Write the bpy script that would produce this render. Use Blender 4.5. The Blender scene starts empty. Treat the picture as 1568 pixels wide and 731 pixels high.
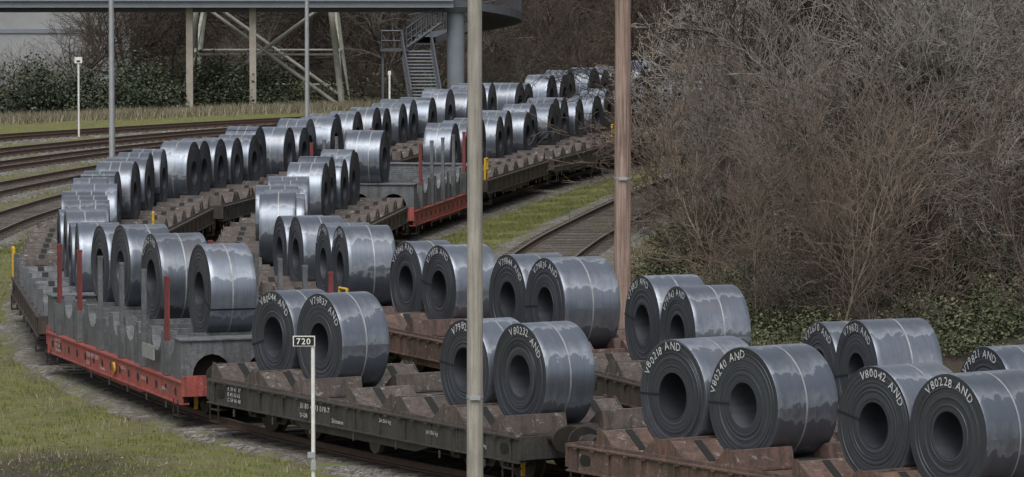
import bpy, math, random
import numpy as np
from mathutils import Vector, Matrix
random.seed(7); np.random.seed(7)
S = bpy.context.scene
COL = S.collection

# ------------------------------------------------------------------ helpers
def link(o, parent=None):
    COL.objects.link(o)
    if parent: o.parent = parent
    return o
def empty(name, loc=(0,0,0), rz=0):
    e = bpy.data.objects.new(name, None); e.location = loc; e.rotation_euler = (0,0,rz)
    e.empty_display_size = .3
    return link(e)

class MB:
    def __init__(s): s.v=[]; s.f=[]; s.m=[]; s.s=[]; s.mats=[]
    def mi(s, mat):
        if mat not in s.mats: s.mats.append(mat)
        return s.mats.index(mat)
    def add(s, vs, fs, mat, smooth=False):
        b=len(s.v); k=s.mi(mat); s.v.extend(vs)
        for f in fs: s.f.append([i+b for i in f]); s.m.append(k); s.s.append(smooth)
    def box(s, cx,cy,cz,sx,sy,sz,mat,ry=0,rz=0):
        M = Matrix.Translation((cx,cy,cz)) @ Matrix.Rotation(rz,4,'Z') @ Matrix.Rotation(ry,4,'Y')
        vs=[tuple(M@Vector((x*sx/2,y*sy/2,z*sz/2))) for x in(-1,1) for y in(-1,1) for z in(-1,1)]
        s.add(vs,[(0,1,3,2),(4,6,7,5),(0,4,5,1),(2,3,7,6),(0,2,6,4),(1,5,7,3)],mat)
    def prism(s, pts, y0,y1,mat, axis='Y'):
        n=len(pts)
        if axis=='Y': vs=[(p[0],y0,p[1]) for p in pts]+[(p[0],y1,p[1]) for p in pts]
        else: vs=[(y0,p[0],p[1]) for p in pts]+[(y1,p[0],p[1]) for p in pts]
        fs=[list(range(n)),list(range(2*n-1,n-1,-1))]+[(i,(i+1)%n,(i+1)%n+n,i+n) for i in range(n)]
        s.add(vs,fs,mat)
    def cyl(s,p,q,r,mat,n=12,r2=None,caps=True):
        p=Vector(p);q=Vector(q); r2=r if r2 is None else r2
        d=(q-p).normalized(); a=d.orthogonal().normalized(); b=d.cross(a)
        A=[tuple(p+(a*math.cos(t)+b*math.sin(t))*r) for t in [2*math.pi*i/n for i in range(n)]]
        B=[tuple(q+(a*math.cos(t)+b*math.sin(t))*r2) for t in [2*math.pi*i/n for i in range(n)]]
        s.add(A+B,[(i,(i+1)%n,(i+1)%n+n,i+n) for i in range(n)],mat,True)
        if caps: s.add(A,[list(range(n-1,-1,-1))],mat); s.add(B,[list(range(n))],mat)
    def strut(s,p,q,w,mat):
        s.cyl(p,q,w*.7,mat,n=4)
    def mesh(s,name):
        me=bpy.data.meshes.new(name); me.from_pydata(s.v,[],s.f)
        for m in s.mats: me.materials.append(m)
        me.polygons.foreach_set('material_index',s.m); me.polygons.foreach_set('use_smooth',s.s)
        me.update(); return me
    def obj(s,name,parent=None,loc=(0,0,0),rz=0):
        o=bpy.data.objects.new(name,s.mesh(name)); o.location=loc; o.rotation_euler=(0,0,rz)
        return link(o,parent)

def mesh_np(name,V,F,mats,mi=None,smooth=False):
    k=F.shape[1]; me=bpy.data.meshes.new(name)
    me.vertices.add(len(V)); me.vertices.foreach_set('co',V.astype(np.float32).ravel())
    me.loops.add(F.size); me.loops.foreach_set('vertex_index',F.astype(np.int32).ravel())
    me.polygons.add(len(F)); me.polygons.foreach_set('loop_start',np.arange(0,F.size,k,dtype=np.int32))
    try: me.polygons.foreach_set('loop_total',np.full(len(F),k,dtype=np.int32))
    except Exception: pass
    for m in mats: me.materials.append(m)
    if mi is not None: me.polygons.foreach_set('material_index',mi.astype(np.int32))
    me.polygons.foreach_set('use_smooth',np.full(len(F),smooth))
    me.update(calc_edges=True); me.validate(); return me

# ------------------------------------------------------------------ materials
class NT:
    def __init__(s,name):
        s.mat=bpy.data.materials.new(name); s.mat.use_nodes=True; s.t=s.mat.node_tree
        s.bs=s.t.nodes['Principled BSDF']; s.tc=None
    def n(s,typ,**k):
        x=s.t.nodes.new(typ)
        for a,b in k.items(): setattr(x,a,b)
        return x
    def l(s,a,b): s.t.links.new(a,b)
    def co(s,kind='Object'):
        if not s.tc: s.tc=s.n('ShaderNodeTexCoord')
        return s.tc.outputs[kind]
    def noise(s,scale,detail=4,vec=None,rough=.6,dist=0):
        x=s.n('ShaderNodeTexNoise'); x.inputs['Scale'].default_value=scale; x.inputs['Detail'].default_value=detail
        x.inputs['Roughness'].default_value=rough; x.inputs['Distortion'].default_value=dist
        s.l(vec if vec is not None else s.co(),x.inputs['Vector']); return x.outputs['Fac']
    def ramp(s,fac,stops):
        r=s.n('ShaderNodeValToRGB'); e=r.color_ramp.elements
        while len(e)<len(stops): e.new(.5)
        for i,(p,c) in enumerate(stops):
            e[i].position=p
            if not hasattr(c,'__len__'): c=(c,c,c)
            e[i].color=(*c[:3],1)
        s.l(fac,r.inputs[0]); return r.outputs[0]
    def mix(s,f,a,b,blend='MIX'):
        m=s.n('ShaderNodeMix'); m.data_type='RGBA'; m.blend_type=blend
        for sock,v in ((m.inputs[0],f),(m.inputs[6],a),(m.inputs[7],b)):
            if isinstance(v,bpy.types.NodeSocket): s.l(v,sock)
            elif hasattr(v,'__len__'): sock.default_value=(*v[:3],1)
            else: sock.default_value=v
        return m.outputs[2]
    def math(s,op,a,b=0,c=None):
        m=s.n('ShaderNodeMath',operation=op)
        for i,v in enumerate((a,b) if c is None else (a,b,c)):
            if isinstance(v,bpy.types.NodeSocket): s.l(v,m.inputs[i])
            else: m.inputs[i].default_value=v
        return m.outputs[0]
    def set(s,col=None,rough=None,metal=None,spec=None):
        for key,v in (('Base Color',col),('Roughness',rough),('Metallic',metal),('Specular IOR Level',spec)):
            if v is None: continue
            sock=s.bs.inputs[key]
            if isinstance(v,bpy.types.NodeSocket): s.l(v,sock)
            elif hasattr(v,'__len__'): sock.default_value=(*v[:3],1)
            else: sock.default_value=v
    def bump(s,h,strength=.5,dist=.02):
        b=s.n('ShaderNodeBump'); b.inputs['Strength'].default_value=strength; b.inputs['Distance'].default_value=dist
        s.l(h,b.inputs['Height']); s.l(b.outputs[0],s.bs.inputs['Normal'])

def paint(name,base,dirt,chip,scale=1.0,chip_at=.62,rough=.6,metal=0,grime=None):
    t=NT(name)
    oi=t.n('ShaderNodeObjectInfo'); 
    va=t.n('ShaderNodeVectorMath',operation='ADD'); t.l(t.co(),va.inputs[0])
    cb=t.n('ShaderNodeCombineXYZ'); r=t.math('MULTIPLY',oi.outputs['Random'],40); t.l(r,cb.inputs[0]); t.l(cb.outputs[0],va.inputs[1])
    v=va.outputs[0]
    a=t.ramp(t.noise(1.6*scale,7,v,.7),[(.36,0),(.66,1)])
    c=t.mix(a,base,dirt)
    b=t.ramp(t.noise(5.0*scale,10,v,.78,.6),[(chip_at,0),(chip_at+.06,.9)])
    c=t.mix(b,c,chip)
    mp=t.n('ShaderNodeMapping'); mp.inputs['Scale'].default_value=(9,9,.8); t.l(v,mp.inputs[0])
    st=t.ramp(t.noise(1,5,mp.outputs[0],.7),[(.44,0),(.68,.85)])
    c=t.mix(st,c,grime or [k*.5 for k in dirt])
    f=t.ramp(t.noise(25*scale,3,v),[(.3,.7),(.7,1.15)])
    c=t.mix(1.0,c,f,'MULTIPLY')
    t.set(c,rough,metal); t.bump(t.noise(9*scale,5,v),.25,.02); return t.mat

def plain(name,col,rough=.6,metal=0,var=.25,scale=8):
    t=NT(name)
    f=t.ramp(t.noise(scale,5),[(.3,1-var),(.7,1+var*.6)])
    t.set(t.mix(1.0,col,f,'MULTIPLY'),rough,metal); return t.mat

def coil_body():
    t=NT('hot_rolled_steel'); oi=t.n('ShaderNodeObjectInfo')
    sp=t.n('ShaderNodeSeparateXYZ'); t.l(t.co(),sp.inputs[0])
    ang=t.math('ARCTAN2',sp.outputs[2],sp.outputs[0])
    rnd=t.math('MULTIPLY',oi.outputs['Random'],57)
    cb=t.n('ShaderNodeCombineXYZ'); t.l(ang,cb.inputs[0]); t.l(sp.outputs[1],cb.inputs[1]); t.l(rnd,cb.inputs[2])
    v=cb.outputs[0]
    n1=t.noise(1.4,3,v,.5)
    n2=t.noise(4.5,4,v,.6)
    # scalloped bands of painted-in sky reflection and water marks, one edge sharp, one fading
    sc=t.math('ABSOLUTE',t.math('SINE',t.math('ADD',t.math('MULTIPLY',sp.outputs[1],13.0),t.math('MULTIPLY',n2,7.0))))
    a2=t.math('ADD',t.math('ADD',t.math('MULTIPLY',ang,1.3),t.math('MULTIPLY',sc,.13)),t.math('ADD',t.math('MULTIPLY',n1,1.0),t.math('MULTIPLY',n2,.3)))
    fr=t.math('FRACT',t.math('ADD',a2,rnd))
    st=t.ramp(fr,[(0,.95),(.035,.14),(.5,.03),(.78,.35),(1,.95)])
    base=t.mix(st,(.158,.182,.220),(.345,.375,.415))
    f=t.ramp(oi.outputs['Random'],[(0,.80),(1,1.15)])
    base=t.mix(1.0,base,f,'MULTIPLY')
    mp=t.n('ShaderNodeMapping'); mp.inputs['Scale'].default_value=(.4,30,1); t.l(v,mp.inputs[0])
    fine=t.ramp(t.noise(1.0,3,mp.outputs[0]),[(.3,.88),(.7,1.08)])
    base=t.mix(1.0,base,fine,'MULTIPLY')
    rb=t.ramp(t.noise(1.1,4,v),[(.56,0),(.8,.6)])
    base=t.mix(rb,base,(.20,.165,.155))
    ro=t.ramp(st,[(0,.36),(1,.50)])
    t.set(base,ro,.66)
    h=t.math('ADD',t.math('MULTIPLY',st,.06),n1)
    t.bump(h,.14,.03); return t.mat

def coil_face():
    t=NT('coil_edge_steel'); sp=t.n('ShaderNodeSeparateXYZ'); t.l(t.co(),sp.inputs[0])
    oi=t.n('ShaderNodeObjectInfo')
    x2=t.math('MULTIPLY',sp.outputs[0],sp.outputs[0]); z2=t.math('MULTIPLY',sp.outputs[2],sp.outputs[2])
    r=t.math('SQRT',t.math('ADD',x2,z2))
    cb=t.n('ShaderNodeCombineXYZ'); t.l(t.math('MULTIPLY',r,1.0),cb.inputs[0]); t.l(oi.outputs['Random'],cb.inputs[1])
    n=t.noise(45,6,cb.outputs[0],.8)
    n2=t.noise(3,4)
    c=t.ramp(n,[(.3,(.020,.023,.029)),(.5,(.050,.056,.069)),(.72,(.15,.162,.185))])
    c=t.mix(t.ramp(n2,[(.45,0),(.75,.5)]),c,(.045,.04,.04))
    t.set(c,.5,.42); t.bump(n,.6,.01); return t.mat

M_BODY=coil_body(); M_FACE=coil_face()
M_STRAP=plain('strap_steel',(.36,.37,.38),.45,.4)
M_STRAPD=plain('strap_dark',(.02,.02,.024),.5,.3)
def chalk():
    t=NT('white_marking_paint'); c=t.ramp(t.noise(28,5,None,.75),[(.36,(.16,.17,.19)),(.52,(.55,.56,.58)),(.7,(.68,.69,.70))]); t.set(c,.75); return t.mat
M_WHITE=chalk()
M_BROWN=paint('brown_wagon_paint',(.085,.062,.054),(.045,.037,.033),(.17,.15,.135),1,.62)
M_RUST=paint('rusty_cradle_steel',(.165,.098,.078),(.085,.061,.052),(.36,.34,.32),1.2,.58)
M_DECK=paint('grimy_cradle_steel',(.13,.10,.087),(.068,.058,.052),(.39,.37,.345),1.2,.57)
M_DARK=paint('dark_grey_wagon_paint',(.07,.065,.062),(.042,.038,.036),(.16,.115,.09),1,.60)
M_RED=paint('red_wagon_paint',(.44,.078,.068),(.27,.088,.076),(.34,.25,.23),1,.585,grime=(.10,.048,.042))
M_STRED=paint('red_stanchion_paint',(.25,.045,.045),(.16,.04,.04),(.12,.08,.07),3,.7)
M_GREY=paint('grey_frame_paint',(.165,.175,.188),(.09,.095,.10),(.27,.27,.27),1,.62)
M_BOGIE=paint('bogie_grime',(.026,.022,.019),(.038,.03,.025),(.08,.06,.045),2,.66)
M_BLACK=plain('black_void_steel',(.012,.012,.012),.8)
M_YELLOW=plain('yellow_paint',(.60,.38,.03),.5)
M_SLEEPER=paint('sleeper_wood',(.11,.095,.08),(.07,.06,.05),(.17,.15,.13),3,.62,.9)
def railmat():
    t=NT('rusty_rail')
    n=t.noise(5,4)
    c=t.ramp(n,[(.3,(.07,.045,.035)),(.7,(.12,.075,.055))])
    t.set(c,.65,.3); return t.mat
M_RAIL=railmat()
M_RAILTOP=plain('rail_head',(.15,.12,.105),.55,.4)
def ballastmat():
    t=NT('track_ballast'); vo=t.n('ShaderNodeTexVoronoi'); vo.inputs['Scale'].default_value=12; t.l(t.co(),vo.inputs['Vector'])
    s1=t.n('ShaderNodeSeparateColor'); t.l(vo.outputs['Color'],s1.inputs[0])
    c=t.ramp(s1.outputs[0],[(0,(.05,.044,.04)),(.5,(.14,.13,.118)),(1,(.30,.28,.26))])
    m=t.ramp(t.noise(.6,6,None,.7),[(.46,0),(.62,1)])
    c=t.mix(m,c,(.10,.088,.062)); m2=t.ramp(t.noise(.9,6,None,.7),[(.52,0),(.62,1)])
    c=t.mix(m2,c,(.115,.13,.045))
    t.set(c,.95); t.bump(vo.outputs['Distance'],.9,.05); return t.mat
M_BALLAST=ballastmat()

# ------------------------------------------------------------------ track centre lines, x as a function of y
YY=np.arange(30,330,.5)
def mkline(pts,win=7):
    pts=sorted(pts,key=lambda p:p[1]); xs=np.array([p[0] for p in pts]); ys=np.array([p[1] for p in pts])
    X=np.interp(YY,ys,xs)
    k0=(xs[1]-xs[0])/(ys[1]-ys[0]); k1=(xs[-1]-xs[-2])/(ys[-1]-ys[-2])
    X=np.where(YY<ys[0],xs[0]+k0*(YY-ys[0]),X); X=np.where(YY>ys[-1],xs[-1]+k1*(YY-ys[-1]),X)
    k=np.exp(-.5*(np.arange(-win*2,win*2+1)*.5/(win*.35))**2); k/=k.sum()
    P=np.pad(X,(len(k)//2,),mode='reflect',reflect_type='odd'); return np.convolve(P,k,mode='valid')
LA=mkline([(18,65),(14.5,70),(11.2,75),(7.8,80),(4.5,85),(0.9,90),(-2.2,95),(-4.8,100),(-7.0,106),(-8.8,112),(-10.2,119),(-11.2,128),(-11.9,138),(-11.8,148),(-10.4,157),(-8.3,168),(-6,180),(-3.7,193),(-.8,207),(2.4,219),(6.2,231),(11,243),(16,254)])
LB=mkline([(19,65),(13.2,77),(9.8,84),(6.9,90.5),(5.0,96),(3.2,101),(1.0,106),(-1.2,110.5),(-3.2,115),(-4.9,120),(-6.1,127),(-6.6,136),(-6.1,146),(-4.7,156),(-3.0,166),(-.9,178),(1.3,189),(3.6,199),(6.6,209),(10,219),(15,230)])
LD=mkline([(17,90),(12,98),(8.6,104),(5.2,110.5),(2.2,117),(.7,123),(.2,130),(.3,138),(.8,145),(1.8,154),(3.7,167),(6.2,183),(9.5,195),(14,206),(20,218)])
LC=[mkline(p) for p in (
 [(-16.5,90),(-17.5,130),(-17.6,150),(-17,163),(-15.7,175),(-13,189),(-9.5,203),(-5,218),(0,231),(6,244),(12,255)],
 [(-21,110),(-21.4,150),(-20.8,168),(-19.2,180),(-16.4,193),(-12.5,207),(-7.5,221),(-2,234),(5,247),(12,258)],
 [(-25,130),(-25.4,160),(-24.3,178),(-21.8,192),(-17.5,206),(-12,220),(-6,233),(2,246),(10,257)],
 [(-30,150),(-29,175),(-26,192),(-21.6,207),(-15.5,221),(-8,234),(0,246),(10,258)],
 [(-36,170),(-33,190),(-28,206),(-23,219.5),(-15,231),(-7,241),(3,251),(12,259)])]
def xof(L,y): return float(np.interp(y,YY,L))
def tang(L,y):
    k=(xof(L,y+1)-xof(L,y-1))/2; v=Vector((k,1)); v.normalize(); return v
ARC={}
def arc(L):
    k=id(L)
    if k not in ARC: ARC[k]=np.concatenate([[0],np.cumsum(np.hypot(np.diff(L),np.diff(YY)))])
    return ARC[k]
def s_of(L,y): return float(np.interp(y,YY,arc(L)))
def y_of(L,s): return float(np.interp(s,arc(L),YY))

WK=1.30
def track(name,L,y0,y1,bw=1.0,wk=WK):
    e=empty(name)
    ys=np.arange(y0,y1,1.0); P=[Vector((xof(L,y),y)) for y in ys]; N=[]
    for y in ys:
        t=tang(L,y); N.append(Vector((-t.y,t.x)))
    def strip(prof,mat,nm,tops=None,jit=0):
        V=[];F=[];mi=[]
        for p,n in zip(P,N):
            for (o,z) in prof: q=p+n*(o+(random.uniform(-jit,jit) if abs(o)>2*bw else 0)); V.append((q.x,q.y,z))
        k=len(prof)
        for i in range(len(P)-1):
            for j in range(k-1):
                F.append((i*k+j,i*k+j+1,(i+1)*k+j+1,(i+1)*k+j)); mi.append(1 if tops and j in tops else 0)
        me=bpy.data.meshes.new(nm); me.from_pydata(V,[],F)
        for m in mat: me.materials.append(m)
        me.polygons.foreach_set('material_index',mi); me.update()
        link(bpy.data.objects.new(nm,me),e)
    strip([(2.45*bw,-.06),(1.85*bw,.075),(.5*bw,.085),(-.5*bw,.085),(-1.85*bw,.075),(-2.45*bw,-.06)],[M_BALLAST],'ballast',jit=.25)
    for s,nm in ((.7525*wk,'rail_1'),(-.7525*wk,'rail_2')):
        strip([(s+.075,.10),(s+.07,.125),(s+.015,.14),(s+.015,.225),(s+.036,.235),(s+.036,.258),(s-.036,.258),(s-.036,.235),(s-.015,.225),(s-.015,.14),(s-.07,.125),(s-.075,.10)],[M_RAIL,M_RAILTOP],nm,tops=(5,))
    mb=MB(); s=s_of(L,y0); se=s_of(L,y1)
    while s<se:
        y=y_of(L,s); t=tang(L,y); mb.box(xof(L,y),y,.045+random.uniform(-.012,.006),.26,2.25*wk,.13,M_SLEEPER,rz=math.atan2(t.y,t.x)); s+=.72
    mb.obj('sleepers',e)
track('railway_track',LA,45,262); track('railway_track',LB,45,262); track('railway_track',LD,80,225)
for l in LC: track('railway_track',l,110,262,.78,1.05)

# ------------------------------------------------------------------ glyph text
GL={}
def glyph(c):
    if c in GL: return GL[c]
    cu=bpy.data.curves.new('g','FONT'); cu.body=c; cu.size=1; cu.offset=.008; cu.resolution_u=2
    o=bpy.data.objects.new('g',cu); COL.objects.link(o); dg=bpy.context.evaluated_depsgraph_get(); dg.update()
    me=o.evaluated_get(dg).to_mesh(); V=[tuple(v.co) for v in me.vertices]; F=[tuple(p.vertices) for p in me.polygons]
    w=max([v[0] for v in V]) if V else .3
    o.evaluated_get(dg).to_mesh_clear(); bpy.data.objects.remove(o); bpy.data.curves.remove(cu)
    GL[c]=(V,F,w); return GL[c]
def flat_text(mb,txt,org,right,up,size,mat=None):
    mat=mat or M_WHITE
    org=Vector(org);right=Vector(right);up=Vector(up);x=0
    for c in txt:
        if c==' ': x+=.35*size; continue
        V,F,w=glyph(c); mb.add([tuple(org+right*(x+v[0]*size)+up*v[1]*size) for v in V],F,mat); x+=(w+.1)*size

# ------------------------------------------------------------------ coils
def coil_mesh(R,L,txt=None,th0=150,straps=1,seed=0,name='steel_coil'):
    rg=random.Random(seed); mb=MB(); n=96; ri=.40+rg.uniform(-.02,.01)
    cs=[(math.cos(2*math.pi*i/n),math.sin(2*math.pi*i/n)) for i in range(n)]
    wob=[1+.002*math.sin(3*2*math.pi*i/n+seed) for i in range(n)]
    def loft(prof,mat,smooth):
        V=[];F=[]
        for (r,y) in prof: V+=[(c*r*w,y,s*r*w) for (c,s),w in zip(cs,wob)]
        for j in range(len(prof)-1):
            for i in range(n):
                a=j*n+i;b=j*n+(i+1)%n; F.append((a,b,b+n,a+n))
        mb.add(V,F,mat,smooth)
    h=L/2
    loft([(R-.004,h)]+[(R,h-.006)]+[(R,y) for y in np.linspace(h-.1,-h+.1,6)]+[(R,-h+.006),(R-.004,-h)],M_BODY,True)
    for sg in (1,-1):
        pr=[];m=16
        for k in range(m+1):
            r=ri+(R-.004-ri)*k/m; o=0 if k in(m,) else rg.uniform(-.009,.004)
            pr.append((r,sg*(h+o)))
            if k<m and rg.random()<.6: pr.append((r+.006,sg*(h+rg.uniform(-.010,.004))))
        loft(pr,M_FACE,False)
    loft([(ri,h),(ri,-h)],M_FACE,True)
    for k in range(straps):
        yc=0 if straps==1 else (-.18,.18)[k]
        yc+=rg.uniform(-.05,.05); loft([(R+.001,yc-.016),(R+.004,yc-.015),(R+.004,yc+.015),(R+.001,yc+.016)],M_STRAP,False)
    if rg.random()<.6:
        a=math.radians(180+rg.uniform(-12,14))
        for sg in (1,-1):
            c,s_=-math.cos(a),math.sin(a)
            p=[Vector((c*ri*.99,sg*(h+.010),s_*ri*.99)),Vector((c*(R+.004),sg*(h+.010),s_*(R+.004)))]
            w=Vector((-s_,0,c))*.017
            mb.add([tuple(p[0]-w),tuple(p[1]-w),tuple(p[1]+w),tuple(p[0]+w)],[(0,1,2,3)],M_STRAPD)
        c2=Vector((c*(R+.006),0,s_*(R+.006)))
        mb.add([tuple(c2-w+Vector((0,h,0))),tuple(c2+w+Vector((0,h,0))),tuple(c2+w-Vector((0,h,0))),tuple(c2-w-Vector((0,h,0)))],[(0,1,2,3)],M_STRAPD)
    if txt:
        size=.20; rt=R*.80; th=math.radians(th0)
        for c in txt:
            if c==' ': th-=.09/rt; continue
            V,F,w=glyph(c); adv=(w+.05)*size/rt; tm=th-adv/2
            er=Vector((-math.cos(tm),0,math.sin(tm)))
            et=Vector((-math.cos(tm-math.pi/2),0,math.sin(tm-math.pi/2)))
            jr=rg.uniform(-.13,.13)
            er2=er*math.cos(jr)+et*math.sin(jr); et2=et*math.cos(jr)-er*math.sin(jr)
            org=er*rt-et*(w*size/2)+Vector((0,h+.011,0))
            jit=rg.uniform(-.02,.02)
            mb.add([tuple(org+et2*v[0]*size+er2*(v[1]*size+jit)) for v in V],F,M_WHITE); th-=adv
    return mb.mesh(name)
FARC=[]
for i in range(10):
    R=random.choice([.88,.92,.95,.97,1.0]); L=random.choice([.95,1.05,1.15,1.25])
    FARC.append((coil_mesh(R,L,None,0,1 if i%3 else 2,i+50),R))

# ------------------------------------------------------------------ wagons
SL=math.radians(35)
def cradle(mb,X,z0,mat,w=1.32):
    for sg in (1,-1):
        pts=[(X+sg*.30,z0),(X+sg*.80,z0+.35),(X+sg*.90,z0+.35),(X+sg*.97,z0+.02),(X+sg*.97,z0-.02),(X+sg*.30,z0-.02)]
        for (a,b) in ((-w,-.30),(.30,w)): mb.prism(pts,a,b,mat)
        mb.prism([(X+sg*.30,z0-.02),(X+sg*.30,z0+.01),(X+sg*.55,z0+.10),(X+sg*.8,z0+.10),(X+sg*.9,z0-.02)],-.29,.29,M_BOGIE)
        for y in (-w-.02,w+.006):
            mb.prism([(X+sg*.28,z0-.03),(X+sg*.82,z0+.39),(X+sg*.92,z0+.39),(X+sg*1.0,z0-.03)],y,y+.014,mat)
        for y in (-.9,.9): mb.box(X+sg*.56,y,z0+.19,.55,.12,.012,M_BLACK,ry=-sg*SL)
def bogie_mesh():
    mb=MB(); wz=.258+.46
    for ax in (-.9,.9):
        for sy in (-1,1):
            mb.cyl((ax,sy*.68,wz),(ax,sy*.81,wz),.46,M_BOGIE,28); mb.cyl((ax,sy*.655,wz),(ax,sy*.69,wz),.485,M_RAIL,28)
            mb.cyl((ax,sy*.8,wz),(ax,sy*.83,wz),.2,M_RAIL,16)
            mb.box(ax,sy*1.0,wz,.32,.24,.3,M_BOGIE); mb.cyl((ax,sy*1.11,wz),(ax,sy*1.17,wz),.1,M_RAIL,12)
            for dx in (-.24,.24): 
                for k in range(5): mb.cyl((ax+dx,sy*1.0,wz-.02+k*.055),(ax+dx,sy*1.0,wz+.015+k*.055),.085,M_BOGIE,10)
        mb.cyl((ax,-.8,wz),(ax,.8,wz),.08,M_BOGIE,10)
    for sy in (-1,1):
        mb.prism([(-1.35,.80),(-1.3,.98),(-.5,1.0),(-.35,.9),(.35,.9),(.5,1.0),(1.3,.98),(1.35,.80),(.6,.80),(.38,.52),(-.38,.52),(-.6,.80)],sy*1.0-.07,sy*1.0+.07,M_BOGIE)
        mb.box(0,sy*1.1,.7,.4,.1,.25,M_BOGIE)
        mb.box(-1.42,sy*1.05,.6,.03,.06,.3,M_YELLOW)
    mb.box(0,0,.78,.5,2.0,.25,M_BOGIE)
    return mb.mesh('bogie')
BOG=bogie_mesh()
WL=12.4
def hoop_mesh():
    mb=MB()
    for x in (-.22,.22): mb.cyl((x,0,1.2),(x,0,1.98),.03,M_YELLOW,8)
    mb.cyl((-.22,0,1.98),(.22,0,1.98),.03,M_YELLOW,8); mb.cyl((-.22,0,1.6),(.22,0,1.6),.025,M_YELLOW,8)
    return mb.mesh('handrail')
HOOP=hoop_mesh()
def underframe(mat,kind,L=WL):
    mb=MB(); hl=L/2; dz=-.20 if kind=='red' else 0
    for sy in (-1,1):
        mb.box(0,sy*1.40,1.0+dz,L,.02,.44,mat); mb.box(0,sy*1.37,1.225+dz,L,.15,.03,mat); mb.box(0,sy*1.37,.785+dz,L,.15,.03,mat)
        if kind!='red':
            for i in range(13): mb.box(-hl+.3+i*(L-.6)/12,sy*1.415,1.0,.03,.03,.40,mat)
            for i in range(24): mb.box(-hl+.3+i*(L-.6)/23,sy*1.45,1.19,.10,.03,.02,mat)
            mb.prism([(-2.9,.77),(-2.2,.60),(2.2,.60),(2.9,.77)],sy*1.33-.02,sy*1.33+.02,mat)
            for x in (-hl+.55,hl-.55):
                for j,dx in enumerate((-.06,0,.06)): mb.cyl((x+dx,sy*1.409,1.0),(x+dx,sy*(1.414+.002*j),1.0),.10,M_BLACK,18)
        else:
            for i in range(15):
                x=-hl+.55+i*(L-1.1)/14
                mb.cyl((x,sy*1.409,1.0+dz),(x,sy*1.416,1.0+dz),.085,M_BLACK,18)
                mb.cyl((x,sy*1.40,1.0+dz),(x,sy*1.412,1.0+dz),.105,mat,18)
            mb.prism([(-3.0,.57),(-2.4,.46),(2.4,.46),(3.0,.57)],sy*1.33-.02,sy*1.33+.02,mat)
        for x in (-hl+.35,hl-.35):
            for z in (.42,.66): mb.box(x,sy*1.38,z+dz*.5,.38,.16,.025,M_BOGIE)
            for dx in(-.18,.18): mb.box(x+dx,sy*1.45,.58+dz*.5,.02,.02,.36,M_BOGIE)
        for x in np.linspace(-hl+1.2,hl-1.2,7): mb.cyl((x,sy*1.44,.74+dz),(x,sy*1.44,.60+dz),.02,M_DARK,6)
    mb.box(0,0,1.14+dz,L-.1,2.72,.05,mat)
    mb.box(0,0,.93,L-.2,.45,.34,M_BOGIE)
    for x in np.linspace(-hl+1,hl-1,9): mb.box(x,0,1.0+dz,.1,2.7,.24,mat)
    for sx in (-1,1):
        mb.box(sx*(hl+.01),0,1.05+dz*.5,.10,2.84,.42,mat)
        for sy in (-.875,.875):
            mb.cyl((sx*hl,sy,1.22),(sx*(hl+.35),sy,1.22),.13,M_BOGIE,14); mb.cyl((sx*(hl+.3),sy,1.22),(sx*(hl+.5),sy,1.22),.09,M_RAIL,14)
            mb.cyl((sx*(hl+.5),sy,1.22),(sx*(hl+.54),sy,1.22),.25,M_BOGIE,20)
        mb.cyl((sx*hl,0,1.2),(sx*(hl+.62),0,1.15),.05,M_BOGIE,8)
        for sy in (-.4,.45):
            pr=[Vector((sx*(hl+.06+.28*math.sin(a)),sy,1.0-.28*(1-math.cos(a)))) for a in np.linspace(0,2.6,7)]
            for p,q in zip(pr[:-1],pr[1:]): mb.cyl(p,q,.028,M_BLACK,6)
    mb.cyl((-1.2,.5,.7),(.1,.5,.7),.18,M_BOGIE,16); mb.box(.9,-.3,.72,.7,.5,.25,M_BOGIE)
    mb.cyl((-hl+3,.95,.55),(hl-3,.95,.55),.02,M_BOGIE,6)
    mb.cyl((-.6,1.25,.62),(-.6,1.34,.62),.22,M_BOGIE,16)
    return mb
UF={}
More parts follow.
